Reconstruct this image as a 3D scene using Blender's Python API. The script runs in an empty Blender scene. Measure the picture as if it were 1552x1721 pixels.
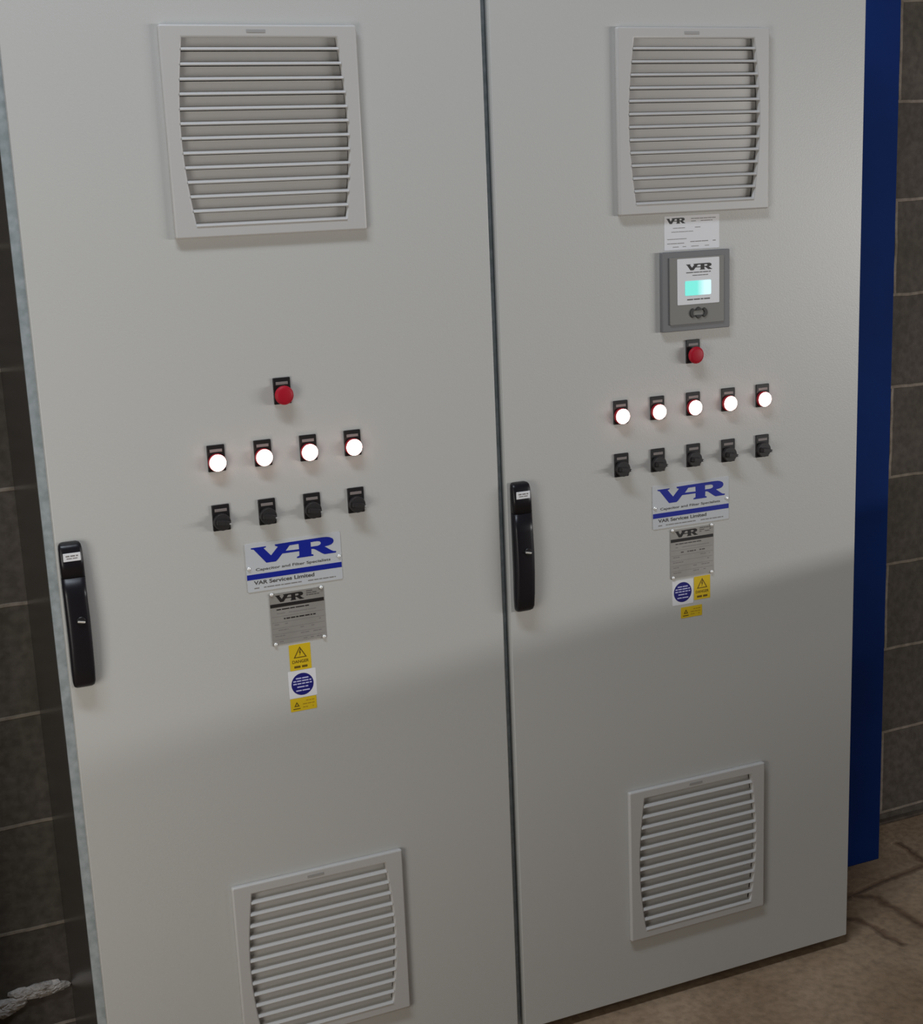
import bpy, bmesh, math, random
from mathutils import Vector, Matrix

random.seed(7)
C = bpy.context.scene.collection
S = bpy.context.scene

# ------------------------------------------------------------------ camera
cam_d = bpy.data.cameras.new('camera')
cam = bpy.data.objects.new('camera', cam_d)
C.objects.link(cam)
r_ = Vector((0.9167681, -0.39720353, -0.0420192))
u_ = Vector((0.12614315, 0.18810689, 0.97401422))
f_ = Vector((0.37897778, 0.8982456, -0.2225549))
m = Matrix.Identity(4)
for i in range(3):
    m[i][0] = r_[i]; m[i][1] = u_[i]; m[i][2] = -f_[i]
m[0][3], m[1][3], m[2][3] = -1.0430921, -2.2774247, 1.6436953
cam.matrix_world = m
cam_d.sensor_fit = 'HORIZONTAL'
cam_d.sensor_width = 36.0
cam_d.lens = 2357.077 / 1552 * 36.0
cam_d.clip_start = 0.05
S.camera = cam

# ------------------------------------------------------------------ light and exposure
S.view_settings.view_transform = 'Standard'
S.view_settings.look = 'None'
S.view_settings.exposure = 0.08
S.view_settings.gamma = 1.0
S.view_settings.use_curve_mapping = False

w = bpy.data.worlds.new('room_ambient')
S.world = w
w.use_nodes = True
w.node_tree.nodes['Background'].inputs[0].default_value = (1.0, 0.93, 0.84, 1)
w.node_tree.nodes['Background'].inputs[1].default_value = 0.055


def area(name, loc, target, size, sy, power, col):
    d = bpy.data.lights.new(name, 'AREA')
    d.shape = 'RECTANGLE'
    d.size = size
    d.size_y = sy
    d.energy = power
    d.color = col
    o = bpy.data.objects.new(name, d)
    o.location = loc
    o.rotation_euler = (Vector(target) - Vector(loc)).to_track_quat('-Z', 'Y').to_euler()
    C.objects.link(o)


area('ceiling_lamp', (-1.2, -1.25, 4.2), (-1.0, -0.3, 0.5), 1.8, 0.3, 56, (0.86, 0.95, 1.08))
area('far_opening_light', (5.0, -3.0, 1.35), (0, 0, 1.3), 2.2, 0.08, 96, (0.98, 0.97, 0.96))
area('right_aisle_lamp', (3.2, -3.0, 1.5), (0, 0, 1.3), 0.6, 0.3, 9, (1.0, 0.97, 0.93))
area('left_aisle_light', (-2.2, -1.5, 1.0), (-0.6, 0, 0.8), 0.8, 1.2, 16, (1.0, 0.97, 0.90))

# ------------------------------------------------------------------ materials


def mat(name, col, rough=0.5, metal=0.0, spec=0.5, noise=None, bump=None, emit=None, estr=0.0, coat=0.0):
    """noise = (scale, second colour, low, high); bump = (scale, strength, distance)"""
    M_ = bpy.data.materials.new(name)
    M_.use_nodes = True
    nt = M_.node_tree
    b = nt.nodes['Principled BSDF']
    b.inputs['Base Color'].default_value = (*col, 1)
    b.inputs['Roughness'].default_value = rough
    b.inputs['Metallic'].default_value = metal
    b.inputs['Specular IOR Level'].default_value = spec
    b.inputs['Coat Weight'].default_value = coat
    b.inputs['Coat Roughness'].default_value = 0.16
    tc = nt.nodes.new('ShaderNodeTexCoord')
    if noise:
        n = nt.nodes.new('ShaderNodeTexNoise')
        n.inputs['Scale'].default_value = noise[0]
        n.inputs['Detail'].default_value = 6
        nt.links.new(tc.outputs['Object'], n.inputs['Vector'])
        r = nt.nodes.new('ShaderNodeValToRGB')
        r.color_ramp.elements[0].position = noise[2]
        r.color_ramp.elements[1].position = noise[3]
        r.color_ramp.elements[0].color = (*noise[1], 1)
        r.color_ramp.elements[1].color = (*col, 1)
        nt.links.new(n.outputs['Fac'], r.inputs['Fac'])
        nt.links.new(r.outputs['Color'], b.inputs['Base Color'])
    if bump:
        n = nt.nodes.new('ShaderNodeTexNoise')
        n.inputs['Scale'].default_value = bump[0]
        n.inputs['Detail'].default_value = 3
        nt.links.new(tc.outputs['Object'], n.inputs['Vector'])
        bp = nt.nodes.new('ShaderNodeBump')
        bp.inputs['Strength'].default_value = bump[1]
        bp.inputs['Distance'].default_value = bump[2]
        nt.links.new(n.outputs['Fac'], bp.inputs['Height'])
        nt.links.new(bp.outputs['Normal'], b.inputs['Normal'])
    if emit:
        b.inputs['Emission Color'].default_value = (*emit, 1)
        b.inputs['Emission Strength'].default_value = estr
    return M_


def wall_material():
    M_ = bpy.data.materials.new('concrete_block')
    M_.use_nodes = True
    nt = M_.node_tree
    L = nt.links.new
    b = nt.nodes['Principled BSDF']
    tc = nt.nodes.new('ShaderNodeTexCoord')
    sp = nt.nodes.new('ShaderNodeSeparateXYZ')
    L(tc.outputs['Object'], sp.inputs[0])
    wob = nt.nodes.new('ShaderNodeTexNoise')
    wob.inputs['Scale'].default_value = 9
    L(tc.outputs['Object'], wob.inputs['Vector'])

    def mth(op, a, bb):
        n = nt.nodes.new('ShaderNodeMath')
        n.operation = op
        for i, v in enumerate((a, bb)):
            if isinstance(v, (int, float)):
                n.inputs[i].default_value = v
            else:
                L(v, n.inputs[i])
        return n.outputs[0]
    wv = mth('MULTIPLY', mth('SUBTRACT', wob.outputs['Fac'], 0.5), 0.008)
    cb = nt.nodes.new('ShaderNodeCombineXYZ')
    # brick texture: rows run along Y of its vector; joints every 450 x 225 mm
    L(mth('ADD', mth('ADD', sp.outputs[0], -1.268 + 4.5 + 0.225), wv), cb.inputs[0])
    L(mth('ADD', mth('ADD', sp.outputs[2], -0.0103 + 0.225 * 4 + 0.004), wv), cb.inputs[1])
    br = nt.nodes.new('ShaderNodeTexBrick')
    br.offset = 0.5
    br.offset_frequency = 2
    br.squash = 1.0
    br.inputs['Scale'].default_value = 1.0
    br.inputs['Mortar Size'].default_value = 0.0045
    br.inputs['Mortar Smooth'].default_value = 0.35
    br.inputs['Brick Width'].default_value = 0.45
    br.inputs['Row Height'].default_value = 0.225
    br.inputs['Color1'].default_value = (0.118, 0.098, 0.079, 1)
    br.inputs['Color2'].default_value = (0.096, 0.078, 0.063, 1)
    br.inputs['Mortar'].default_value = (0.31, 0.26, 0.215, 1)
    L(cb.outputs[0], br.inputs['Vector'])
    n2 = nt.nodes.new('ShaderNodeTexNoise')
    n2.inputs['Scale'].default_value = 55
    n2.inputs['Detail'].default_value = 8
    L(tc.outputs['Object'], n2.inputs['Vector'])
    n3 = nt.nodes.new('ShaderNodeTexNoise')
    n3.inputs['Scale'].default_value = 5
    n3.inputs['Detail'].default_value = 3
    L(tc.outputs['Object'], n3.inputs['Vector'])
    mx = nt.nodes.new('ShaderNodeMixRGB')
    mx.blend_type = 'MULTIPLY'
    mx.inputs[0].default_value = 0.8
    rp = nt.nodes.new('ShaderNodeValToRGB')
    rp.color_ramp.elements[0].position = 0.35
    rp.color_ramp.elements[0].color = (0.55, 0.52, 0.5, 1)
    rp.color_ramp.elements[1].position = 0.65
    L(n2.outputs['Fac'], rp.inputs['Fac'])
    L(br.outputs['Color'], mx.inputs[1])
    L(rp.outputs['Color'], mx.inputs[2])
    mx2 = nt.nodes.new('ShaderNodeMixRGB')
    mx2.blend_type = 'MULTIPLY'
    mx2.inputs[0].default_value = 0.7
    rp2 = nt.nodes.new('ShaderNodeValToRGB')
    rp2.color_ramp.elements[0].position = 0.38
    rp2.color_ramp.elements[0].color = (0.7, 0.72, 0.62, 1)
    rp2.color_ramp.elements[1].position = 0.62
    L(n3.outputs['Fac'], rp2.inputs['Fac'])
    L(mx.outputs[0], mx2.inputs[1])
    L(rp2.outputs['Color'], mx2.inputs[2])
    L(mx2.outputs[0], b.inputs['Base Color'])
    b.inputs['Roughness'].default_value = 0.85
    bp = nt.nodes.new('ShaderNodeBump')
    bp.inputs['Strength'].default_value = 0.6
    bp.inputs['Distance'].default_value = 0.004
    L(mth('ADD', mth('MULTIPLY', br.outputs['Fac'], 0.8), mth('MULTIPLY', n2.outputs['Fac'], 0.7)), bp.inputs['Height'])
    L(bp.outputs['Normal'], b.inputs['Normal'])
    return M_


def floor_material(segs):
    M_ = bpy.data.materials.new('stained_concrete')
    M_.use_nodes = True
    nt = M_.node_tree
    L = nt.links.new
    b = nt.nodes['Principled BSDF']
    tc = nt.nodes.new('ShaderNodeTexCoord')

    def mth(op, a, bb=0.0, cc=None):
        n = nt.nodes.new('ShaderNodeMath')
        n.operation = op
        vals = [a, bb] if cc is None else [a, bb, cc]
        for i, v in enumerate(vals):
            if isinstance(v, (int, float)):
                n.inputs[i].default_value = v
            else:
                L(v, n.inputs[i])
        return n.outputs[0]

    def noise(scale, det=5):
        n = nt.nodes.new('ShaderNodeTexNoise')
        n.inputs['Scale'].default_value = scale
        n.inputs['Detail'].default_value = det
        L(tc.outputs['Object'], n.inputs['Vector'])
        return n.outputs['Fac']
    n1 = noise(4.5)
    n2 = noise(60, 8)
    wob = noise(22, 3)
    sp = nt.nodes.new('ShaderNodeSeparateXYZ')
    L(tc.outputs['Object'], sp.inputs[0])
    X = mth('ADD', sp.outputs[0], mth('MULTIPLY', mth('SUBTRACT', wob, 0.5), 0.03))
    Y = mth('ADD', sp.outputs[1], mth('MULTIPLY', mth('SUBTRACT', n1, 0.5), 0.03))
    dmin = None
    for (ax, ay, bx, by, wd) in segs:
        dx, dy = bx - ax, by - ay
        l2 = dx * dx + dy * dy
        px = mth('SUBTRACT', X, ax)
        py = mth('SUBTRACT', Y, ay)
        t = mth('DIVIDE', mth('ADD', mth('MULTIPLY', px, dx), mth('MULTIPLY', py, dy)), l2)
        t = mth('MINIMUM', mth('MAXIMUM', t, 0.0), 1.0)
        ex = mth('SUBTRACT', px, mth('MULTIPLY', t, dx))
        ey = mth('SUBTRACT', py, mth('MULTIPLY', t, dy))
        d = mth('SQRT', mth('ADD', mth('MULTIPLY', ex, ex), mth('MULTIPLY', ey, ey)))
        d = mth('DIVIDE', d, wd)
        dmin = d if dmin is None else mth('MINIMUM', dmin, d)
    line = mth('MINIMUM', dmin, 1.0)
    rp = nt.nodes.new('ShaderNodeValToRGB')
    e = rp.color_ramp.elements
    e[0].position = 0.3
    e[0].color = (0.28, 0.185, 0.108, 1)
    e[1].position = 0.7
    e[1].color = (0.42, 0.30, 0.195, 1)
    L(n1, rp.inputs['Fac'])
    rp2 = nt.nodes.new('ShaderNodeValToRGB')
    rp2.color_ramp.elements[0].position = 0.3
    rp2.color_ramp.elements[0].color = (0.62, 0.6, 0.6, 1)
    rp2.color_ramp.elements[1].position = 0.6
    L(n2, rp2.inputs['Fac'])
    mx = nt.nodes.new('ShaderNodeMixRGB')
    mx.blend_type = 'MULTIPLY'
    mx.inputs[0].default_value = 0.75
    L(rp.outputs['Color'], mx.inputs[1])
    L(rp2.outputs['Color'], mx.inputs[2])
    rp3 = nt.nodes.new('ShaderNodeValToRGB')
    rp3.color_ramp.elements[0].position = 0.25
    rp3.color_ramp.elements[0].color = (0.52, 0.46, 0.43, 1)
    rp3.color_ramp.elements[1].position = 1.0
    L(line, rp3.inputs['Fac'])
    mx2 = nt.nodes.new('ShaderNodeMixRGB')
    mx2.blend_type = 'MULTIPLY'
    mx2.inputs[0].default_value = 1.0
    L(mx.outputs[0], mx2.inputs[1])
    L(rp3.outputs['Color'], mx2.inputs[2])
    L(mx2.outputs[0], b.inputs['Base Color'])
    b.inputs['Roughness'].default_value = 0.8
    bp = nt.nodes.new('ShaderNodeBump')
    bp.inputs['Strength'].default_value = 0.7
    bp.inputs['Distance'].default_value = 0.006
    L(mth('ADD', mth('MULTIPLY', line, 0.8), mth('MULTIPLY', n2, 0.5)), bp.inputs['Height'])
    L(bp.outputs['Normal'], b.inputs['Normal'])
    return M_


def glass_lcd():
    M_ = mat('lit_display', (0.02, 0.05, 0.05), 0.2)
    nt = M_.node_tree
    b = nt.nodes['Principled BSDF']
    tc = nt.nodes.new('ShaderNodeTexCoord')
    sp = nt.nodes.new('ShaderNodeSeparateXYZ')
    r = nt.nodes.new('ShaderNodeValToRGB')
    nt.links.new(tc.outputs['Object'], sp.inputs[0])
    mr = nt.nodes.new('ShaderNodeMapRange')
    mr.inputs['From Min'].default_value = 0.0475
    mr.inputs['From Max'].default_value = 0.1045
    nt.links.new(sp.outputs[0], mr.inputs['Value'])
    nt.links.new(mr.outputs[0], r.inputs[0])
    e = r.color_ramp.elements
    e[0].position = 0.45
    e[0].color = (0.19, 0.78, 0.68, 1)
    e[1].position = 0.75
    e[1].color = (0.66, 0.93, 0.98, 1)  # whiter right end: viewing-angle sheen put into the emission colour
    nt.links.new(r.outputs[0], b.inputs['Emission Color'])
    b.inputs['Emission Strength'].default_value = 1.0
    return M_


K = dict(
    door=mat('light_grey_powder_coat', (0.545, 0.54, 0.515), 0.38, spec=0.45, bump=(420, 0.25, 0.0008)),
    side=mat('side_sheet_painted_shade', (0.055, 0.05, 0.045), 0.25, spec=0.6),  # light grey side sheet; its shade is painted in as a dark colour
    frame=mat('zinc_frame', (0.50, 0.55, 0.57), 0.42, metal=0.3, noise=(60, (0.36, 0.41, 0.42), 0.35, 0.65)),
    gasket=mat('gasket', (0.09, 0.11, 0.115), 0.6),
    plinth=mat('plinth_dark', (0.02, 0.018, 0.016), 0.7),
    vent=mat('grey_plastic', (0.535, 0.52, 0.50), 0.38, spec=0.45, bump=(500, 0.08, 0.0005)),
    vent2=mat('grey_plastic_blade', (0.56, 0.545, 0.525), 0.27, spec=0.6),
    badge=mat('badge_grey', (0.36, 0.35, 0.34), 0.5),
    filt=mat('filter_mat', (0.20, 0.20, 0.20), 0.9, bump=(300, 0.8, 0.002)),
    black=mat('black_plastic', (0.012, 0.011, 0.012), 0.38),
    black2=mat('matt_black_plastic', (0.02, 0.018, 0.018), 0.55),
    handle=mat('handle_black', (0.009, 0.008, 0.011), 0.33, spec=0.35),
    chrome=mat('bright_metal', (0.8, 0.8, 0.78), 0.22, metal=1.0),
    pointer=mat('pale_pointer', (0.45, 0.45, 0.44), 0.3),
    screw=mat('polished_screw', (0.95, 0.95, 0.93), 0.18, metal=0.3, spec=0.9),  # near-white base stands in for bright highlights on the metal
    legend=mat('legend_grey', (0.22, 0.19, 0.18), 0.5),
    red=mat('red_plastic', (0.42, 0.006, 0.022), 0.5, spec=0.3),
    skirt=mat('red_lens_skirt', (0.22, 0.006, 0.012), 0.4, emit=(1.0, 0.03, 0.06), estr=0.05),
    lens=mat('lit_lens', (0.9, 0.8, 0.78), 0.3, emit=(1.0, 0.60, 0.54), estr=8.0),
    white=mat('white_label', (0.78, 0.78, 0.80), 0.45),
    namep=mat('nameplate_plastic', (0.57, 0.59, 0.61), 0.35),
    blue=mat('logo_blue', (0.004, 0.016, 0.30), 0.4),
    navy=mat('mandatory_blue', (0.010, 0.010, 0.17), 0.4),
    ink=mat('black_ink', (0.012, 0.010, 0.010), 0.5),
    ink2=mat('grey_ink', (0.08, 0.075, 0.075), 0.5),
    ink3=mat('faint_ink', (0.22, 0.205, 0.20), 0.5),
    lilac=mat('white_ink', (0.55, 0.55, 0.80), 0.5),
    olive=mat('brown_ink', (0.14, 0.085, 0.004), 0.5),
    ochre=mat('ochre_ink', (0.42, 0.26, 0.01), 0.5),
    yellow=mat('warning_yellow', (0.72, 0.50, 0.012), 0.42),
    metalp=mat('brushed_plate', (0.42, 0.40, 0.375), 0.42, metal=0.35, noise=(18, (0.36, 0.345, 0.32), 0.35, 0.65)),
    dispg=mat('display_grey', (0.17, 0.17, 0.175), 0.5),
    disp2=mat('display_panel_grey', (0.21, 0.205, 0.19), 0.5),
    key=mat('key_dark', (0.02, 0.02, 0.018), 0.5),
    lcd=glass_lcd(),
    steel=mat('blue_paint', (0.004, 0.026, 0.150), 0.75, spec=0.08, noise=(3.0, (0.0035, 0.020, 0.115), 0.35, 0.6), bump=(60, 0.15, 0.002)),
    blocker=mat('blocker_grey', (0.30, 0.29, 0.27), 0.8, bump=(60, 0.3, 0.003)),
    grime=mat('grimy_mortar', (0.10, 0.075, 0.055), 0.9, noise=(25, (0.05, 0.035, 0.025), 0.35, 0.6)),
    mortar=mat('mortar', (0.5, 0.46, 0.42), 0.9, noise=(40, (0.3, 0.27, 0.24), 0.35, 0.6), bump=(80, 0.8, 0.01)),
)

# ------------------------------------------------------------------ mesh helpers
MESHES = {}


def link(name, me, material, parent=None, loc=(0, 0, 0), smooth=False):
    o = bpy.data.objects.new(name, me)
    if material and not me.materials:
        me.materials.append(material)
    C.objects.link(o)
    if parent:
        o.parent = parent
    o.location = loc
    if smooth:
        for p in me.polygons:
            p.use_smooth = True
    return o


def bm_mesh(name, bm):
    bmesh.ops.recalc_face_normals(bm, faces=bm.faces)
    me = bpy.data.meshes.new(name)
    bm.to_mesh(me)
    bm.free()
    return me


def box(bm, x0, x1, y0, y1, z0, z1, bev=0.0, seg=2):
    r = bmesh.ops.create_cube(bm, size=1.0)
    for v in r['verts']:
        v.co = Vector(((x0 + x1) / 2 + v.co.x * (x1 - x0), (y0 + y1) / 2 + v.co.y * (y1 - y0), (z0 + z1) / 2 + v.co.z * (z1 - z0)))
    if bev:
        es = list({e for v in r['verts'] for e in v.link_edges})
        bmesh.ops.bevel(bm, geom=es, offset=bev, segments=seg, profile=0.5, affect='EDGES')


def disc(bm, cx, cz, prof, n=40):
    """lathe about the Y axis: prof = [(radius, y)...] from back to front"""
    rings = []
    for (r, y) in prof:
        if r < 1e-6:
            rings.append([bm.verts.new((cx, y, cz))])
        else:
            rings.append([bm.verts.new((cx + r * math.cos(2 * math.pi * i / n), y, cz + r * math.sin(2 * math.pi * i / n))) for i in range(n)])
    for a, b in zip(rings, rings[1:]):
        for i in range(n):
            j = (i + 1) % n
            if len(a) == 1 and len(b) == 1:
                continue
            if len(a) == 1:
                bm.faces.new((a[0], b[i], b[j]))
            elif len(b) == 1:
                bm.faces.new((a[i], a[j], b[0]))
            else:
                bm.faces.new((a[i], a[j], b[j], b[i]))


def flat(name, rings, y0, y1, bev=0.0, res=2):
    """prism of a filled outline (first ring) with holes, in the XZ plane, from y0 (front) to y1 (back)"""
    cu = bpy.data.curves.new(name, 'CURVE')
    cu.dimensions = '2D'
    cu.fill_mode = 'BOTH'
    cu.extrude = (y1 - y0) / 2 - bev
    cu.bevel_depth = bev
    cu.bevel_resolution = res
    cu.offset = -bev
    for ring in rings:
        s = cu.splines.new('POLY')
        s.points.add(len(ring) - 1)
        for p, q in zip(s.points, ring):
            p.co = (q[0], q[1], 0, 1)
        s.use_cyclic_u = True
    o = bpy.data.objects.new(name, cu)
    me = to_mesh(o, name)
    for v in me.vertices:
        x, y, z = v.co
        v.co = (x, (y0 + y1) / 2 - z, y)
    return me


def to_mesh(o, name):
    C.objects.link(o)
    dg = bpy.context.evaluated_depsgraph_get()
    me = bpy.data.meshes.new_from_object(o.evaluated_get(dg))
    me.name = name
    d = o.data
    bpy.data.objects.remove(o)
    bpy.data.curves.remove(d)
    return me


def text(name, body, x, z, width, height, y0, th=0.00025, bold=0.0):
    """text fitted to width x height with its lower left corner at (x, z)"""
    cu = bpy.data.curves.new(name, 'FONT')
    cu.body = body
    cu.size = 1
    cu.offset = bold
    cu.extrude = 0.5
    o = bpy.data.objects.new(name, cu)
    me = to_mesh(o, name)
    xs = [v.co.x for v in me.vertices]
    ys = [v.co.y for v in me.vertices]
    ax, bx, ay, by = min(xs), max(xs), min(ys), max(ys)
    for v in me.vertices:
        v.co = (x + (v.co.x - ax) / (bx - ax) * width, y0 - th if v.co.z > 0 else y0, z + (v.co.y - ay) / (by - ay) * height)
    return me


LOGO = [
    [(.03, .94), (.2, .94), (.195, .885), (.17, .85), (.247, .41), (.33, .83), (.30, .89), (.298, .97), (.45, .985), (.84, 1.0), (.885, .99), (.92, .955),
     (.955, .87), (.968, .75), (.962, .64), (.94, .55), (.905, .505), (.86, .48), (.93, .24), (.955, .17), (.99, .14), (.985, .06), (.855, .06), (.83, .12), (.76, .36),
     (.735, .43), (.706, .45), (.703, .17), (.725, .13), (.725, .06), (.536, .06), (.536, .13), (.565, .17), (.567, .42), (.375, .42), (.32, .14),
     (.296, .05), (.19, .05), (.06, .84), (.03, .88)],
    [(.414, .545), (.462, .81), (.565, .82), (.567, .53)],
    [(.702, .57), (.702, .82), (.78, .825), (.81, .79), (.82, .70), (.81, .62), (.785, .575)],
]


def logo(name, x0, x1, z0, z1, y0, th=0.00025):
    rings = [[(x0 + (a - .03) / .96 * (x1 - x0), z0 + (b - .05) / .95 * (z1 - z0)) for a, b in r] for r in LOGO]
    return flat(name, rings, y0 - th, y0)


def words(name, rows, y0, th=0.0002, seed=1):
    """illegibly small print: rows of word-long marks. rows = [(x0, x1, z, h, mean word length, fill)]"""
    rnd = random.Random(seed)
    bm = bmesh.new()
    for (x0, x1, z, h, wl, fill) in rows:
        x = x0
        while x < x1 - 1e-5:
            ln = min(wl * rnd.uniform(0.5, 1.5), x1 - x)
            if rnd.random() < fill and ln > h * 0.4:
                box(bm, x, x + ln, y0 - th, y0, z - h / 2, z + h / 2)
            x += ln + h * 0.7
    return bm_mesh(name, bm)


def tag(o, label=None, cat=None, group=None, kind=None):
    if label: o['label'] = label
    if cat: o['category'] = cat
    if group: o['group'] = group
    if kind: o['kind'] = kind
    return o


def rect(x0, x1, z0, z1):
    return [(x0, z0), (x1, z0), (x1, z1), (x0, z1)]


def rrect(x0, x1, z0, z1, r, n=5):
    out = []
    for cx, cz, a0 in ((x1 - r, z1 - r, 0), (x0 + r, z1 - r, 90), (x0 + r, z0 + r, 180), (x1 - r, z0 + r, 270)):
        for k in range(n + 1):
            a = math.radians(a0 + 90 * k / n)
            out.append((cx + r * math.cos(a), cz + r * math.sin(a)))
    return out


# ------------------------------------------------------------------ setting
FZ = -0.021
D = 0.4503
bm = bmesh.new()
box(bm, -3.5, 4.0, -4.0, D, FZ - 0.1, FZ)
SEGS = [(.72, .135, .948, .174, .016), (.948, .174, 1.093, .198, .011), (1.093, .198, 1.9, .315, .014),
        (.953, .178, .989, .136, .018), (.989, .136, .997, .084, .02), (.997, .084, 1.001, -.016, .02),
        (.80, .13, .89, .078, .012), (.89, .078, .903, .012, .014), (.903, .012, .91, -.05, .016),
        (1.218, .335, 1.221, .283, .014), (1.221, .283, 1.214, .22, .016)]
floor = link('floor', bm_mesh('floor', bm), floor_material(SEGS))
tag(floor, 'brown stained concrete floor with cracks and joints', kind='structure')
bm = bmesh.new()
box(bm, -3.5, 4.0, D, D + 0.2, FZ - 0.1, 3.6)
wall = link('wall_back', bm_mesh('wall', bm), wall_material())
tag(wall, 'bare concrete block wall with pale mortar joints', kind='structure')
# narrow screed upstand where the wall meets the floor
bm = bmesh.new()
box(bm, -3.5, 4.0, D - 0.018, D, FZ, FZ + 0.008, 0.003)
tag(link('trim_1', bm_mesh('trim', bm), K['grime']), 'rough mortar edge along foot of block wall', kind='structure')

# added light blocker, unseen on the right; it shades the lower half of the doors
bm = bmesh.new()
vs = []
for (px, py) in ((2.36, -0.82), (1.76, -2.41), (1.86, -2.45), (2.46, -0.86)):
    vs.append((bm.verts.new((px, py, FZ)), bm.verts.new((px, py, 1.045))))
for k in range(4):
    a, b = vs[k], vs[(k + 1) % 4]
    bm.faces.new((a[0], b[0], b[1], a[1]))
bm.faces.new([v[1] for v in vs])
bm.faces.new([v[0] for v in vs][::-1])
tag(link('light_blocker_right', bm_mesh('blocker_low', bm), K['blocker']), 'added low light blocker, unseen, right of the cabinets', kind='structure')

# added blocker, unseen on the left; keeps lamp light off the back wall
bm = bmesh.new()
box(bm, -3.5, -1.06, 0.17, D, FZ, 3.6)
tag(link('light_blocker_left', bm_mesh('blocker_left', bm), wall.data.materials[0]), 'added light blocker in block finish, unseen, left of the cabinets', kind='structure')

# rough mortar lump on the wall at the lower left
bm = bmesh.new()
rnd = random.Random(3)
for i in range(34):
    x = -0.960 + i * 0.0040
    r = bmesh.ops.create_icosphere(bm, subdivisions=2, radius=0.5)
    rr = rnd.uniform(0.020, 0.032)
    zc = 0.096 + rnd.uniform(-.007, .007) - (0.016 if i < 12 else 0) - (0.012 if i < 5 else 0)
    for v in r['verts']:
        k = 1 + rnd.uniform(-.18, .18)
        v.co = Vector((x + v.co.x * rr * 1.6 * k, D + v.co.y * 0.022 * k, zc + v.co.z * rr * 0.8 * k))
lump = link('mortar_lump', bm_mesh('mortar_lump', bm), K['mortar'])
tag(lump, 'pale rough ridge of spilled mortar low on block wall left of the cabinets', 'mortar')

# blue steel column between wall and right cabinet
COLX0, COLX1, COLY = 0.925, 1.128, 0.288
col = bpy.data.objects.new('steel_column', None)
C.objects.link(col)
col.location = ((COLX0 + COLX1) / 2, (COLY + D) / 2, FZ)
tag(col, 'dark blue painted steel column behind right edge of the right cabinet', 'column')
cx, cy, cz = col.location


def col_part(name, x0, x1, y0, y1, z0, z1, bev=0.002):
    bm = bmesh.new()
    box(bm, x0 - cx, x1 - cx, y0 - cy, y1 - cy, z0 - cz, z1 - cz, bev)
    return link(name, bm_mesh(name, bm), K['steel'], col)


col_part('flange', COLX0, COLX1, COLY, COLY + 0.012, FZ, 3.5)
col_part('flange', COLX0, COLX1, D - 0.014, D - 0.002, FZ, 3.5)
col_part('web', (COLX0 + COLX1) / 2 - 0.004, (COLX0 + COLX1) / 2 + 0.004, COLY + 0.012, D - 0.014, FZ, 3.5, 0)

# ------------------------------------------------------------------ cabinet components (prototypes)
VW, VH = 0.3235, 0.327


def barrel(x0, x1, z0, z1, bulge, n=14):
    """opening with straight top and bottom and bowed sides"""
    out = []
    for k in range(n + 1):
        t = k / n
        out.append((x1 + bulge * math.sin(math.pi * t), z0 + (z1 - z0) * t))
    for k in range(n + 1):
        t = 1 - k / n
        out.append((x0 - bulge * math.sin(math.pi * t), z0 + (z1 - z0) * t))
    return out


def half_width(z, x0, x1, z0, z1, bulge):
    t = min(1, max(0, (z - z0) / (z1 - z0)))
    s = bulge * math.sin(math.pi * t)
    return x0 - s, x1 + s


OX0, OX1, OZ0, OZ1, OB = 0.0355, 0.288, -0.307, -0.0195, 0.0125
fr_me = flat('grille_frame', [rrect(0, VW, -VH, 0, 0.004), barrel(OX0, OX1, OZ0, OZ1, OB)], -0.0105, 0.0, 0.003, 2)
fr_me.materials.append(K['vent'])
bm = bmesh.new()
for i in range(13):
    zl = -0.0360 - 0.02252 * i          # top of the lip
    a0, a1 = half_width(zl - 0.001, OX0, OX1, OZ0, OZ1, OB)
    b0, b1 = half_width(zl + 0.0165, OX0, OX1, OZ0, OZ1, OB)
    a0 -= 0.0006; a1 += 0.0006; b0 -= 0.0006; b1 += 0.0006
    # cross-section of one blade: rounded lip at the front, short shelf, steep face behind
    prof = [(-0.0100, -0.0034), (-0.0114, -0.0030), (-0.0119, -0.0020), (-0.0116, -0.0012), (-0.0094, 0.0010), (-0.0080, 0.0016), (0.0005, 0.0030), (0.0022, 0.0042), (0.0012, 0.0185), (0.0028, 0.0185), (0.0036, 0.0030), (-0.0070, -0.0012)]
    if i == 12:
        prof[-1] = (-0.0030, -0.0034)
    va, vb = [], []
    for (y, dz) in prof:
        t = min(1, max(0, dz / 0.0185))
        va.append(bm.verts.new((a0 + (b0 - a0) * t, y, zl + dz)))
        vb.append(bm.verts.new((a1 + (b1 - a1) * t, y, zl + dz)))
    n = len(prof)
    for k in range(n):
        bm.faces.new((va[k], va[(k + 1) % n], vb[(k + 1) % n], vb[k]))
    bm.faces.new(va)
    bm.faces.new(vb[::-1])
lou_me = bm_mesh('louvre', bm)
lou_me.materials.append(K['vent2'])
# box-like duct behind the blades with the filter at the back
bm = bmesh.new()
box(bm, 0.021, 0.3025, 0.021, 0.026, -0.312, -0.014)
filt_me = bm_mesh('filter_mat', bm)
filt_me.materials.append(K['filt'])
bm = bmesh.new()
for b4 in ((0.016, 0.021, -0.312, -0.014), (0.3025, 0.3075, -0.312, -0.014), (0.021, 0.3025, -0.317, -0.312), (0.021, 0.3025, -0.014, -0.009)):
    box(bm, b4[0], b4[1], 0.0003, 0.026, b4[2], b4[3])
duct_me = bm_mesh('filter_housing', bm)
duct_me.materials.append(K['vent'])
bm = bmesh.new()
box(bm, 0.139, 0.170, -0.0112, -0.0104, -0.0125, -0.0075, 0.0003, 1)
badge_me = bm_mesh('badge', bm)
badge_me.materials.append(K['badge'])

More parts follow.
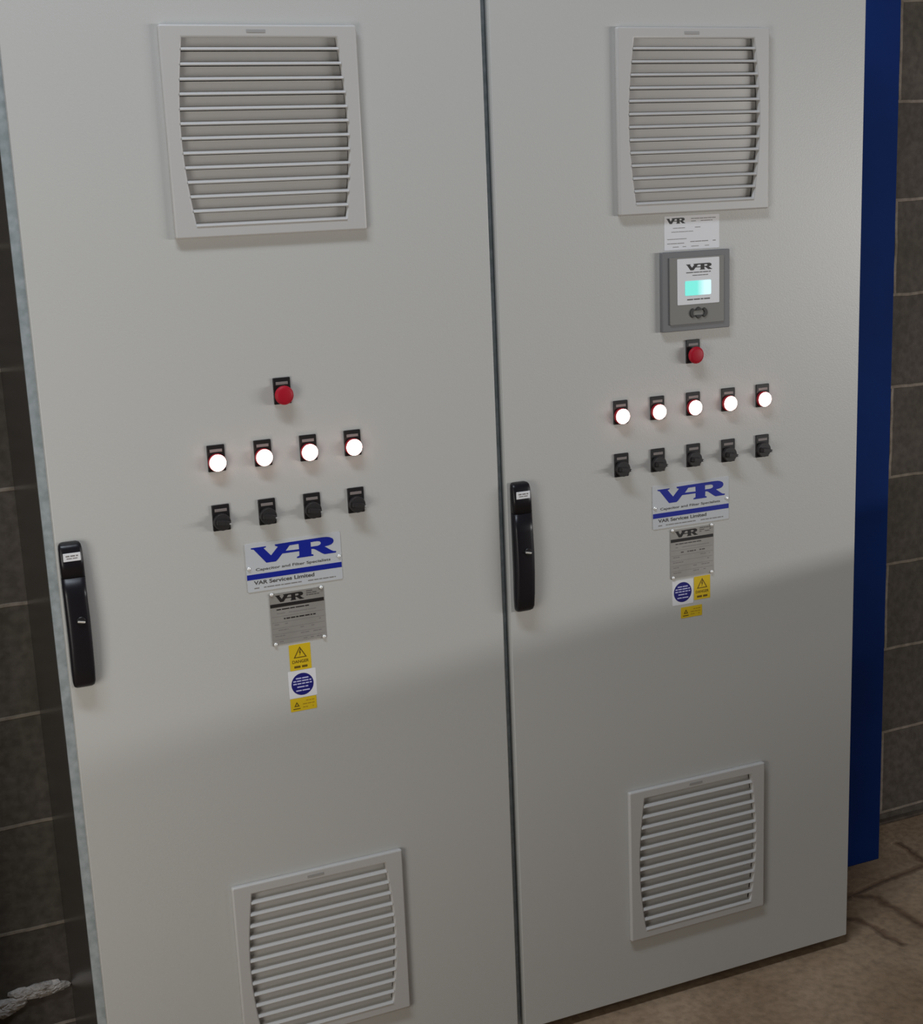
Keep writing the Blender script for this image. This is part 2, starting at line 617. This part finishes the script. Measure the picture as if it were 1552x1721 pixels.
# pilot lamp: origin at the plate centre, front of the door
PW, PH = 0.030, 0.0447


def plate_mesh(name, material, depth=0.0035):
    me = flat(name, [rrect(-PW / 2, PW / 2, -PH / 2, PH / 2, 0.0015, 3)], -depth, 0.0, 0.0006, 1)
    me.materials.append(material)
    return me


plate_me = plate_mesh('legend_plate', K['black'])
bm = bmesh.new()
box(bm, -0.0105, 0.0105, -0.0041, -0.0034, 0.0105, 0.0155, 0.0003, 1)
legend_me = bm_mesh('legend_strip', bm)
legend_me.materials.append(K['legend'])
LZ = -PH / 2 + 0.0155
bm = bmesh.new()
disc(bm, 0, LZ, [(0.0, -0.0034), (0.0149, -0.0034), (0.0152, -0.0045), (0.0152, -0.0086), (0.0146, -0.0098), (0.0, -0.0098)])
bezel_me = bm_mesh('bezel', bm)
bezel_me.materials.append(K['skirt'])
bm = bmesh.new()
disc(bm, 0, LZ, [(0.0, -0.0100), (0.0138, -0.0100), (0.0141, -0.0112), (0.0134, -0.0130), (0.0105, -0.0144), (0.006, -0.0151), (0.0, -0.0153)])
lens_me = bm_mesh('lens', bm)
lens_me.materials.append(K['lens'])
# red push button
bm = bmesh.new()
disc(bm, 0, LZ + 0.0005, [(0.0, -0.0034), (0.0105, -0.0034), (0.0105, -0.0085), (0.0, -0.0085)])
stem_me = bm_mesh('stem', bm)
stem_me.materials.append(K['black2'])
bm = bmesh.new()
disc(bm, 0, LZ + 0.0005, [(0.0, -0.0080), (0.0125, -0.0080), (0.0150, -0.0100), (0.0162, -0.0128), (0.0160, -0.0150), (0.0145, -0.0172), (0.010, -0.0184), (0.0, -0.0188)])
cap_me = bm_mesh('mushroom_cap', bm)
cap_me.materials.append(K['red'])
# selector switch
bm = bmesh.new()
disc(bm, 0, LZ, [(0.0, -0.0034), (0.0143, -0.0034), (0.0143, -0.0105), (0.0136, -0.0120), (0.0, -0.0120)])
collar_me = bm_mesh('collar', bm)
collar_me.materials.append(K['black2'])
bm = bmesh.new()
# grip bar of the knob, tapering towards its pointer end
pr = [(-0.0115, -0.0045), (-0.0115, 0.0045), (0.0060, 0.0045), (0.0126, 0.0022), (0.0126, -0.0022), (0.0060, -0.0045)]
lo = [bm.verts.new((p[0], -0.0115, p[1])) for p in pr]
hi = [bm.verts.new((p[0] * 0.94, -0.0225, p[1] * 0.72)) for p in pr]
for k in range(6):
    bm.faces.new((lo[k], lo[(k + 1) % 6], hi[(k + 1) % 6], hi[k]))
bm.faces.new(lo)
bm.faces.new(hi)
bmesh.ops.bevel(bm, geom=list(bm.edges), offset=0.0008, segments=2, affect='EDGES')
rot = Matrix.Rotation(math.radians(8), 4, 'Y')
bmesh.ops.transform(bm, matrix=rot, verts=bm.verts)
for v in bm.verts:
    v.co.z += LZ
grip_me = bm_mesh('knob', bm)
grip_me.materials.append(K['black2'])
bm = bmesh.new()
box(bm, 0.0088, 0.0126, -0.0231, -0.0215, -0.0012, 0.0010, 0.0003, 1)
bmesh.ops.transform(bm, matrix=rot, verts=bm.verts)
for v in bm.verts:
    v.co.z += LZ
point_me = bm_mesh('pointer', bm)
point_me.materials.append(K['pointer'])
for me in (bezel_me, lens_me, cap_me):
    for p in me.polygons:
        p.use_smooth = True


def sub(parent_part, name, me):
    o = bpy.data.objects.new(name, me)
    C.objects.link(o)
    o.parent = parent_part
    return o


def build_part(cab, name, me, x, z, label=None, subs=(), y=0.0):
    o = bpy.data.objects.new(name, me)
    C.objects.link(o)
    o.parent = cab
    o.location = (x - cab.location.x, y - cab.location.y, z - cab.location.z)
    if label:
        o['label'] = label
    for n_, m_ in subs:
        sub(o, n_, m_)
    return o


def copy_part(src, cab, x, z, label=None):
    o = src.copy()
    C.objects.link(o)
    o.parent = cab
    o.location = (x - cab.location.x, 0 - cab.location.y, z - cab.location.z)
    if label:
        o['label'] = label
    elif 'label' in o:
        del o['label']
    for ch in list(src.children):
        c = ch.copy()
        C.objects.link(c)
        c.parent = o
    return o


def vent(cab, x, z, label):
    return build_part(cab, 'ventilation_grille', fr_me, x, z, label,
                      [('louvre', lou_me), ('filter_mat', filt_me), ('filter_housing', duct_me), ('badge', badge_me)])


# handle: lofted rounded bar, origin at its top-left corner on the door
def loft(sections, n=28):
    """sections: (z, xc, halfwidth, depth)"""
    bm = bmesh.new()
    rings = []
    for (z, xc, hw, dp) in sections:
        ring = []
        for k in range(n):
            a = 2 * math.pi * k / n
            c, s = math.cos(a), math.sin(a)
            e = 0.45
            x = xc + hw * math.copysign(abs(c) ** e, c)
            y = -dp / 2 + dp / 2 * math.copysign(abs(s) ** e, s)
            ring.append(bm.verts.new((x, y, z)))
        rings.append(ring)
    for a, b in zip(rings, rings[1:]):
        for k in range(n):
            bm.faces.new((a[k], a[(k + 1) % n], b[(k + 1) % n], b[k]))
    bm.faces.new(rings[0])
    bm.faces.new(rings[-1][::-1])
    return bm


HW = 0.0376
hb = HW / 2
base_me = bm_mesh('handle_base', loft([(0.0, hb, hb - 0.007, 0.006), (-0.0012, hb, hb - 0.003, 0.011), (-0.004, hb, hb - 0.0012, 0.015), (-0.009, hb, hb - .0004, 0.018), (-0.03, hb, hb, 0.021), (-0.0555, hb, hb, 0.023)]))
lever_me = bm_mesh('lever', loft([(-0.0565, hb, hb, 0.023), (-0.09, hb, hb, 0.025), (-0.13, hb + .0004, hb + .0002, 0.027), (-0.17, hb + .0004, hb, 0.027), (-0.21, hb, hb, 0.025), (-0.234, hb, hb - .0006, 0.022),
                                  (-0.241, hb, hb - 0.002, 0.018), (-0.2445, hb, hb - 0.005, 0.012), (-0.2455, hb, hb - 0.009, 0.007)]))
for me in (base_me, lever_me):
    me.materials.append(K['handle'])
    for p in me.polygons:
        p.use_smooth = len(p.vertices) == 4
bm = bmesh.new()
box(bm, 0.0055, 0.0330, -0.0216, -0.0200, -0.0285, -0.0150, 0.0004, 1)
hlabel_me = bm_mesh('handle_label', bm)
hlabel_me.materials.append(K['white'])
hink_me = words('handle_label_print', [(0.0095, 0.0290, -0.0198, 0.0022, 0.008, 1), (0.0105, 0.0280, -0.0238, 0.0016, 0.006, 1)], -0.0216, seed=4)
hink_me.materials.append(K['ink3'])
bm = bmesh.new()
disc(bm, 0.0225, -0.1275, [(0.0, -0.026), (0.0068, -0.026), (0.0068, -0.0280), (0.0060, -0.0287), (0.0, -0.0287)], 28)
cyl_me = bm_mesh('lock_cylinder', bm)
cyl_me.materials.append(K['black'])
bm = bmesh.new()
box(bm, -0.0062, 0.0062, -0.0310, -0.0282, -0.0017, 0.0017, 0.0008, 2)
bmesh.ops.transform(bm, matrix=Matrix.Rotation(math.radians(14), 4, 'Y'), verts=bm.verts)
for v in bm.verts:
    v.co.x += 0.0225
    v.co.z += -0.1290
    v.co.y -= 0.001 * (v.co.z + 0.129) / 0.002
keyh_me = bm_mesh('keyhole', bm)
keyh_me.materials.append(K['screw'])


def screw(cab_part, x, z):
    o = bpy.data.objects.new('screw', screw_me)
    C.objects.link(o)
    o.parent = cab_part
    o.location = (x, -0.0012, z)


bm = bmesh.new()
disc(bm, 0, 0, [(0.0, 0.0), (0.0033, 0.0), (0.0033, -0.0007), (0.0026, -0.0019), (0.0014, -0.0026), (0.0, -0.0028)], 20)
screw_me = bm_mesh('screw', bm)
screw_me.materials.append(K['screw'])
for p in screw_me.polygons:
    p.use_smooth = True


def inked(parent, name, me, material):
    me.materials.append(material)
    return sub(parent, name, me)


# ------------------------------------------------------------------ cabinets
def cabinet(name, xa, xb, da, db, lv, uv, label, group):
    """xa..xb body, da..db door, lv / uv: (x, z) of the lower and upper grille corners"""
    cab = bpy.data.objects.new(name, None)
    C.objects.link(cab)
    cab.location = ((xa + xb) / 2, 0.22, FZ)
    tag(cab, label, 'electrical cabinet', group)
    ox, oy, oz = cab.location
    top = 2.10

    def bx(nm, boxes, material, bev=0.0):
        bm = bmesh.new()
        for q in boxes:
            box(bm, q[0] - ox, q[1] - ox, q[2] - oy, q[3] - oy, q[4] - oz, q[5] - oz, bev)
        return link(nm, bm_mesh(nm, bm), material, cab)
    # door leaf with cut-outs behind the grilles
    cut = 0.0145
    holes = [rect(x + cut, x + VW - cut, z - VH + cut - .006, z - cut + .008) for x, z in (uv, lv)]
    me = flat('door', [rrect(da, db, 0.003, top - 0.02, 0.003, 3)] + holes, 0.0, 0.019, 0.0016, 2)
    for v in me.vertices:
        v.co -= Vector((ox, oy, oz))
    me.materials.append(K['door'])
    link('door', me, None, cab)
    # carcass
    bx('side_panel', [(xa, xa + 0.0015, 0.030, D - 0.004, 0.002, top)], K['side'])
    bx('side_panel', [(xb - 0.0015, xb, 0.030, D - 0.004, 0.002, top)], K['door'])
    bx('rear_panel', [(xa + 0.0015, xb - 0.0015, D - 0.006, D - 0.004, 0.002, top)], K['frame'])
    bx('roof_panel', [(xa, xb, 0.0225, D - 0.004, top, top + 0.004)], K['door'])
    fw = 0.02
    bx('front_frame', [(xa, xa + fw, 0.0225, 0.030, 0.002, top), (xb - fw, xb, 0.0225, 0.030, 0.002, top),
                       (xa + fw, xb - fw, 0.0225, 0.030, 0.002, 0.03), (xa + fw, xb - fw, 0.0225, 0.030, top - 0.03, top)], K['frame'])
    bx('door_gasket', [(da + 0.0005, da + 0.010, 0.0192, 0.0223, 0.02, top - 0.04), (db - 0.010, db - 0.0005, 0.0192, 0.0223, 0.02, top - 0.04)], K['gasket'])
    bx('plinth', [(xa + 0.012, xb - 0.012, 0.045, D - 0.02, FZ, 0.002)], K['plinth'])
    return cab


LX, RX = -0.5590, 0.2495
UZ, LZV, LZR = 1.9150, 0.4575, 0.4635
left = cabinet('electrical_cabinet', -0.8085, -0.0010, -0.7945, -0.0072, (LX, LZV), (LX, UZ),
               'light grey electrical cabinet at left with four lit lamps and no display screen', 'pair of grey cabinets')
right = cabinet('electrical_cabinet', 0.0010, 0.8010, 0.0082, 0.8000, (RX, LZR), (RX, UZ),
                'light grey electrical cabinet at right with display controller and five lit lamps, beside blue column', 'pair of grey cabinets')

vent(left, LX, UZ, 'upper louvred ventilation grille of the left cabinet')
vent(left, LX, LZV, 'lower louvred ventilation grille of the left cabinet')
vent(right, RX, UZ, 'upper louvred ventilation grille of the right cabinet')
vent(right, RX, LZR, 'lower louvred ventilation grille of the right cabinet')

ORD = ['first', 'second', 'third', 'fourth', 'fifth']
pil0 = sw0 = None
for cab, x0, n, pitch, side in ((left, -0.5217, 4, 0.0799, 'left'), (right, 0.2487, 5, 0.0795, 'right')):
    for i in range(n):
        x = x0 + pitch * i
        lab = '%s lit white indicator lamp from the left on %s cabinet' % (ORD[i], side)
        if pil0 is None:
            pil0 = build_part(cab, 'indicator_lamp', plate_me, x, 1.2287, lab, [('legend_strip', legend_me), ('bezel', bezel_me), ('lens', lens_me)])
        else:
            copy_part(pil0, cab, x, 1.2287 + (0.0015 * i / 4 if side == 'right' else 0), lab)
        lab = '%s black rotary switch from the left on %s cabinet' % (ORD[i], side)
        z = 1.1272 + (0.0008 + 0.002 * i / 4 if side == 'right' else 0)
        if sw0 is None:
            sw0 = build_part(cab, 'selector_switch', plate_me, x, z, lab, [('legend_strip', legend_me), ('collar', collar_me), ('knob', grip_me), ('pointer', point_me)])
        else:
            copy_part(sw0, cab, x, z, lab)
rb = build_part(left, 'push_button', plate_me, -0.4008, 1.3303, 'red mushroom push button on left cabinet', [('legend_strip', legend_me), ('stem', stem_me), ('mushroom_cap', cap_me)])
copy_part(rb, right, 0.4078, 1.3298, 'red mushroom push button below display of right cabinet')
hd = build_part(left, 'door_handle', base_me, -0.7920, 1.1203, 'black lever handle at left edge of left cabinet door',
                [('lever', lever_me), ('handle_label', hlabel_me), ('label_print', hink_me), ('lock_cylinder', cyl_me), ('keyhole', keyh_me)])
copy_part(hd, right, 0.0132, 1.1219, 'black lever handle at left edge of right cabinet door')


# name plates (large VAR sign) -- local origin at the plate's lower left corner
def nameplate(cab, x, z, w_, label):
    me = flat('name_plate', [rrect(0, w_, 0, 0.085, 0.002, 3)], -0.0012, 0.0)
    me.materials.append(K['namep'])
    p = build_part(cab, 'name_plate', me, x, z, label)
    k = w_ / 0.171
    inked(p, 'logo', logo('logo', 0.0107 * k, 0.162 * k, 0.0485, 0.0795, -0.0012), K['blue'])
    bm = bmesh.new()
    box(bm, 0.0, w_ - 0.0006, -0.0015, -0.0012, 0.0215, 0.0308)
    inked(p, 'stripe', bm_mesh('stripe', bm), K['blue'])
    t = text('tagline', 'Capacitor and Filter Specialists', 0.0165 * k, 0.0348, 0.134 * k, 0.0062, -0.0012, bold=0.012)
    inked(p, 'tagline', t, K['ink2'])
    t = text('company_line', 'VAR Services Limited', 0.0115 * k, 0.0122, 0.108 * k, 0.0068, -0.0012, bold=0.022)
    inked(p, 'company_line', t, K['ink2'])
    inked(p, 'small_print', words('small_print', [(0.0115 * k, 0.158 * k, 0.0060, 0.0018, 0.009, 0.85)], -0.0012, seed=9), K['ink3'])
    screw(p, 0.0045, 0.0417)
    screw(p, w_ - 0.0045, 0.0415)
    return p


nameplate(left, -0.4855, 0.9895, 0.1710, 'white sign with blue VAR logo on left cabinet')
nameplate(right, 0.3165, 0.9925, 0.1730, 'white sign with blue VAR logo on right cabinet')


def rating_plate(cab, x, z, h, label, seed, strong):
    w_ = 0.0985
    me = flat('rating_plate', [rrect(0, w_, 0, h, 0.002, 3)], -0.0012, 0.0)
    me.materials.append(K['metalp'])
    p = build_part(cab, 'rating_plate', me, x, z, label)
    inked(p, 'logo', logo('logo', 0.0105, 0.0620, h - 0.0165, h - 0.0030, -0.0012), K['ink'])
    bm = bmesh.new()
    box(bm, 0.0008, w_ - 0.0008, -0.0015, -0.0012, h - 0.0252, h - 0.0190)
    inked(p, 'stripe', bm_mesh('stripe', bm), K['ink'])
    inked(p, 'address_print', words('address_print', [(0.0665, 0.0930, h - 0.0035, 0.0014, 0.008, .9), (0.0665, 0.0930, h - 0.0072, 0.0014, 0.007, .9), (0.0665, 0.0900, h - 0.0108, 0.0014, 0.006, .9)], -0.0012, seed=seed), K['ink2'])
    inked(p, 'title_print', words('title_print', [(0.0115, 0.0700, h - 0.0296, 0.0020, 0.012, 1.0), (0.0235, 0.0810, h - 0.0470, 0.0022, 0.006, .75)], -0.0012, seed=seed + 1), K['ink'] if strong else K['ink2'])
    rows = [(0.0115, 0.088, h - 0.0365, 0.0012, 0.010, .9)]
    z_ = h - 0.0420
    for k in range(5):
        rows.append((0.0020, w_ - 0.002, z_, 0.0005, 0.05, 1.0))
        if k:
            rows.append((0.0060, 0.0300, z_ - 0.0036, 0.0016, 0.006, .6))
            rows.append((0.0520, 0.0900, z_ - 0.0036, 0.0016, 0.006, .5))
        z_ -= 0.0105
    inked(p, 'table_print', words('table_print', rows, -0.0012, seed=seed + 2), K['ink3'])
    for sx, sz in ((0.0045, h - 0.001), (0.0940, h - 0.001), (0.0055, 0.0012), (0.0940, 0.0012)):
        screw(p, sx, sz)
    return p


rating_plate(left, -0.4495, 0.8885, 0.0925, 'metal rating plate under white sign on left cabinet', 20, True)
rating_plate(right, 0.3552, 0.8885, 0.0975, 'metal rating plate under white sign on right cabinet', 30, False)


def triangle(cx_, z0, w_, h_, t, y0, th=0.0002):
    o = [(cx_ - w_ / 2, z0), (cx_ + w_ / 2, z0), (cx_, z0 + h_)]
    g = (o[0][0] + o[1][0] + o[2][0]) / 3, (o[0][1] + o[1][1] + o[2][1]) / 3
    i = [(g[0] + (p[0] - g[0]) * t, g[1] + (p[1] - g[1]) * t) for p in o]
    return flat('warning_triangle', [o, i], y0 - th, y0)


def sticker_me(name, w_, h_, material, th=0.0004):
    me = flat(name, [rrect(0, w_, 0, h_, 0.0012, 3)], -th, 0)
    me.materials.append(material)
    return me


def danger_sticker(cab, x, z, w_, label):
    p = build_part(cab, 'warning_sticker', sticker_me('warning_sticker', w_, 0.0475, K['yellow']), x, z, label)
    inked(p, 'warning_triangle', triangle(w_ / 2, 0.0225, 0.0240, 0.0205, 0.76, -0.0004), K['olive'])
    me = flat('lightning_mark', [[(w_ / 2 + .0005, 0.0385), (w_ / 2 - .0022, 0.0315), (w_ / 2 - .0002, 0.0318), (w_ / 2 - .0012, 0.0255), (w_ / 2 + .0022, 0.0335), (w_ / 2 + .0004, 0.0332), (w_ / 2 + .0018, 0.0385)]], -0.0006, -0.0004)
    inked(p, 'lightning_mark', me, K['olive'])
    inked(p, 'danger_text', text('danger_text', 'DANGER', w_ / 2 - 0.0150, 0.0130, 0.0300, 0.0056, -0.0004, bold=0.01), K['olive'])
    inked(p, 'small_print', words('small_print', [(w_ / 2 - 0.0120, w_ / 2 + 0.0120, 0.0060, 0.0040, 0.010, 1)], -0.0004, seed=5), K['olive'])
    return p


def mandatory_sticker(cab, x, z, w_, h_, cxl, czl, label):
    p = build_part(cab, 'notice_sticker', sticker_me('notice_sticker', w_, h_, K['white']), x, z, label)
    bm = bmesh.new()
    disc(bm, cxl, czl, [(0.0, -0.0004), (0.0203, -0.0004), (0.0203, -0.0006), (0.0, -0.0006)], 48)
    inked(p, 'blue_disc', bm_mesh('blue_disc', bm), K['navy'])
    rows = []
    for dz, hw in ((0.0112, 0.0115), (0.0062, 0.0165), (0.0012, 0.0170), (-0.0048, 0.0100), (-0.0115, 0.0125)):
        rows.append((cxl - hw, cxl + hw, czl + dz, 0.0021, 0.010, 1.0))
    inked(p, 'notice_print', words('notice_print', rows, -0.0006, seed=12), K['lilac'])
    return p


def small_sticker(cab, x, z, w_, h_, label):
    p = build_part(cab, 'caution_sticker', sticker_me('caution_sticker', w_, h_, K['yellow']), x, z, label)
    inked(p, 'warning_triangle', triangle(0.0115, 0.0085, 0.0100, 0.0090, 0.45, -0.0004), K['olive'])
    inked(p, 'symbol_print', words('symbol_print', [(0.0045, 0.0190, 0.0045, 0.0016, 0.009, 1)], -0.0004, seed=2), K['olive'])
    inked(p, 'caution_print', words('caution_print', [(0.0225, w_ - 0.004, h_ - 0.006, 0.0016, 0.007, .9), (0.0225, w_ - 0.004, h_ / 2, 0.0016, 0.007, .9), (0.0225, w_ - 0.006, 0.006, 0.0016, 0.007, .9)], -0.0004, seed=8), K['ochre'])
    return p


danger_sticker(left, -0.4210, 0.8360, 0.0390, 'yellow danger sticker under rating plate of left cabinet')
mandatory_sticker(left, -0.4260, 0.7852, 0.0508, 0.0500, 0.0252, 0.0243, 'white sticker with blue disc on left cabinet')
small_sticker(left, -0.4252, 0.7605, 0.0480, 0.0238, 'small yellow caution sticker under blue disc on left cabinet')
mandatory_sticker(right, 0.3590, 0.8320, 0.0480, 0.0502, 0.0236, 0.0255, 'white sticker with blue disc on right cabinet')
danger_sticker(right, 0.4090, 0.8368, 0.0372, 'yellow danger sticker beside blue disc on right cabinet')
small_sticker(right, 0.3782, 0.8035, 0.0490, 0.0223, 'small yellow caution sticker under blue disc on right cabinet')

# paper label above the display
pl = build_part(right, 'paper_label', sticker_me('paper_label', 0.1200, 0.0620, K['white']), 0.3485, 1.5208, 'white paper label with VAR logo between grille and display')
inked(pl, 'logo', logo('logo', 0.0050, 0.0450, 0.0480, 0.0585, -0.0004), K['ink'])
inked(pl, 'table_print', words('table_print', [(0.058, 0.112, 0.0560, 0.0014, 0.012, .8), (0.058, 0.105, 0.0515, 0.0012, 0.010, .8), (0.006, 0.112, 0.0400, 0.0010, 0.014, .6), (0.006, 0.090, 0.0330, 0.0010, 0.012, .5),
                                               (0.006, 0.048, 0.0200, 0.0010, 0.04, 1), (0.056, 0.112, 0.0140, 0.0014, 0.012, .8), (0.006, 0.045, 0.0120, 0.0012, 0.010, .8), (0.006, 0.112, 0.0055, 0.0010, 0.012, .6)], -0.0004, seed=31), K['ink3'])

# display controller
me = flat('display_controller', [rrect(0, 0.1485, 0, 0.1470, 0.002, 3)], -0.010, 0.0, 0.0012, 2)
me.materials.append(K['dispg'])
dc = build_part(right, 'display_controller', me, 0.3370, 1.3705, 'square grey controller with lit display on right cabinet')
me = flat('control_panel', [rrect(0.0150, 0.1340, 0.0125, 0.1370, 0.002, 3)], -0.0125, -0.0098, 0.0006, 1)
inked(dc, 'control_panel', me, K['disp2'])
me = flat('faceplate', [rrect(0.0310, 0.1230, 0.0490, 0.1340, 0.0015, 3)], -0.0132, -0.0124)
inked(dc, 'faceplate', me, K['white'])
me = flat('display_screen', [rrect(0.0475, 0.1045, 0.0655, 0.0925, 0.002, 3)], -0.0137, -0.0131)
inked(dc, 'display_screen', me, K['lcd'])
inked(dc, 'logo', logo('logo', 0.0500, 0.1070, 0.1120, 0.1240, -0.0132), K['ink'])
inked(dc, 'faceplate_print', words('faceplate_print', [(0.0500, 0.1040, 0.1080, 0.0016, 0.012, 1), (0.0560, 0.0980, 0.1025, 0.0012, 0.009, .7), (0.0520, 0.1020, 0.0580, 0.0022, 0.010, .85)], -0.0132, seed=6), K['ink2'])
kx, kz = 0.0770, 0.0325


def key(pts, nm='arrow_key'):
    me = flat(nm, [[(kx + a, kz + b) for a, b in pts]], -0.0145, -0.0124, 0.0004, 1)
    me.materials.append(K['key'])
    sub(dc, nm, me)


def arc_key(sgn):
    o = []
    for k in range(7):
        a = math.radians(-48 + 16 * k)
        o.append((sgn * (0.0195 * math.cos(a)), 0.0105 * math.sin(a) * 1.15))
    for k in range(7):
        a = math.radians(48 - 16 * k)
        o.append((sgn * (0.0125 * math.cos(a)), 0.0105 * math.sin(a) * 0.8))
    return o


key(arc_key(1))
key(arc_key(-1))
key([(-0.0075, 0.0042), (0.0075, 0.0042), (0.0045, 0.0085), (0, 0.0110), (-0.0045, 0.0085)])
key([(-0.0075, -0.0042), (0.0075, -0.0042), (0.0045, -0.0085), (0, -0.0110), (-0.0045, -0.0085)])
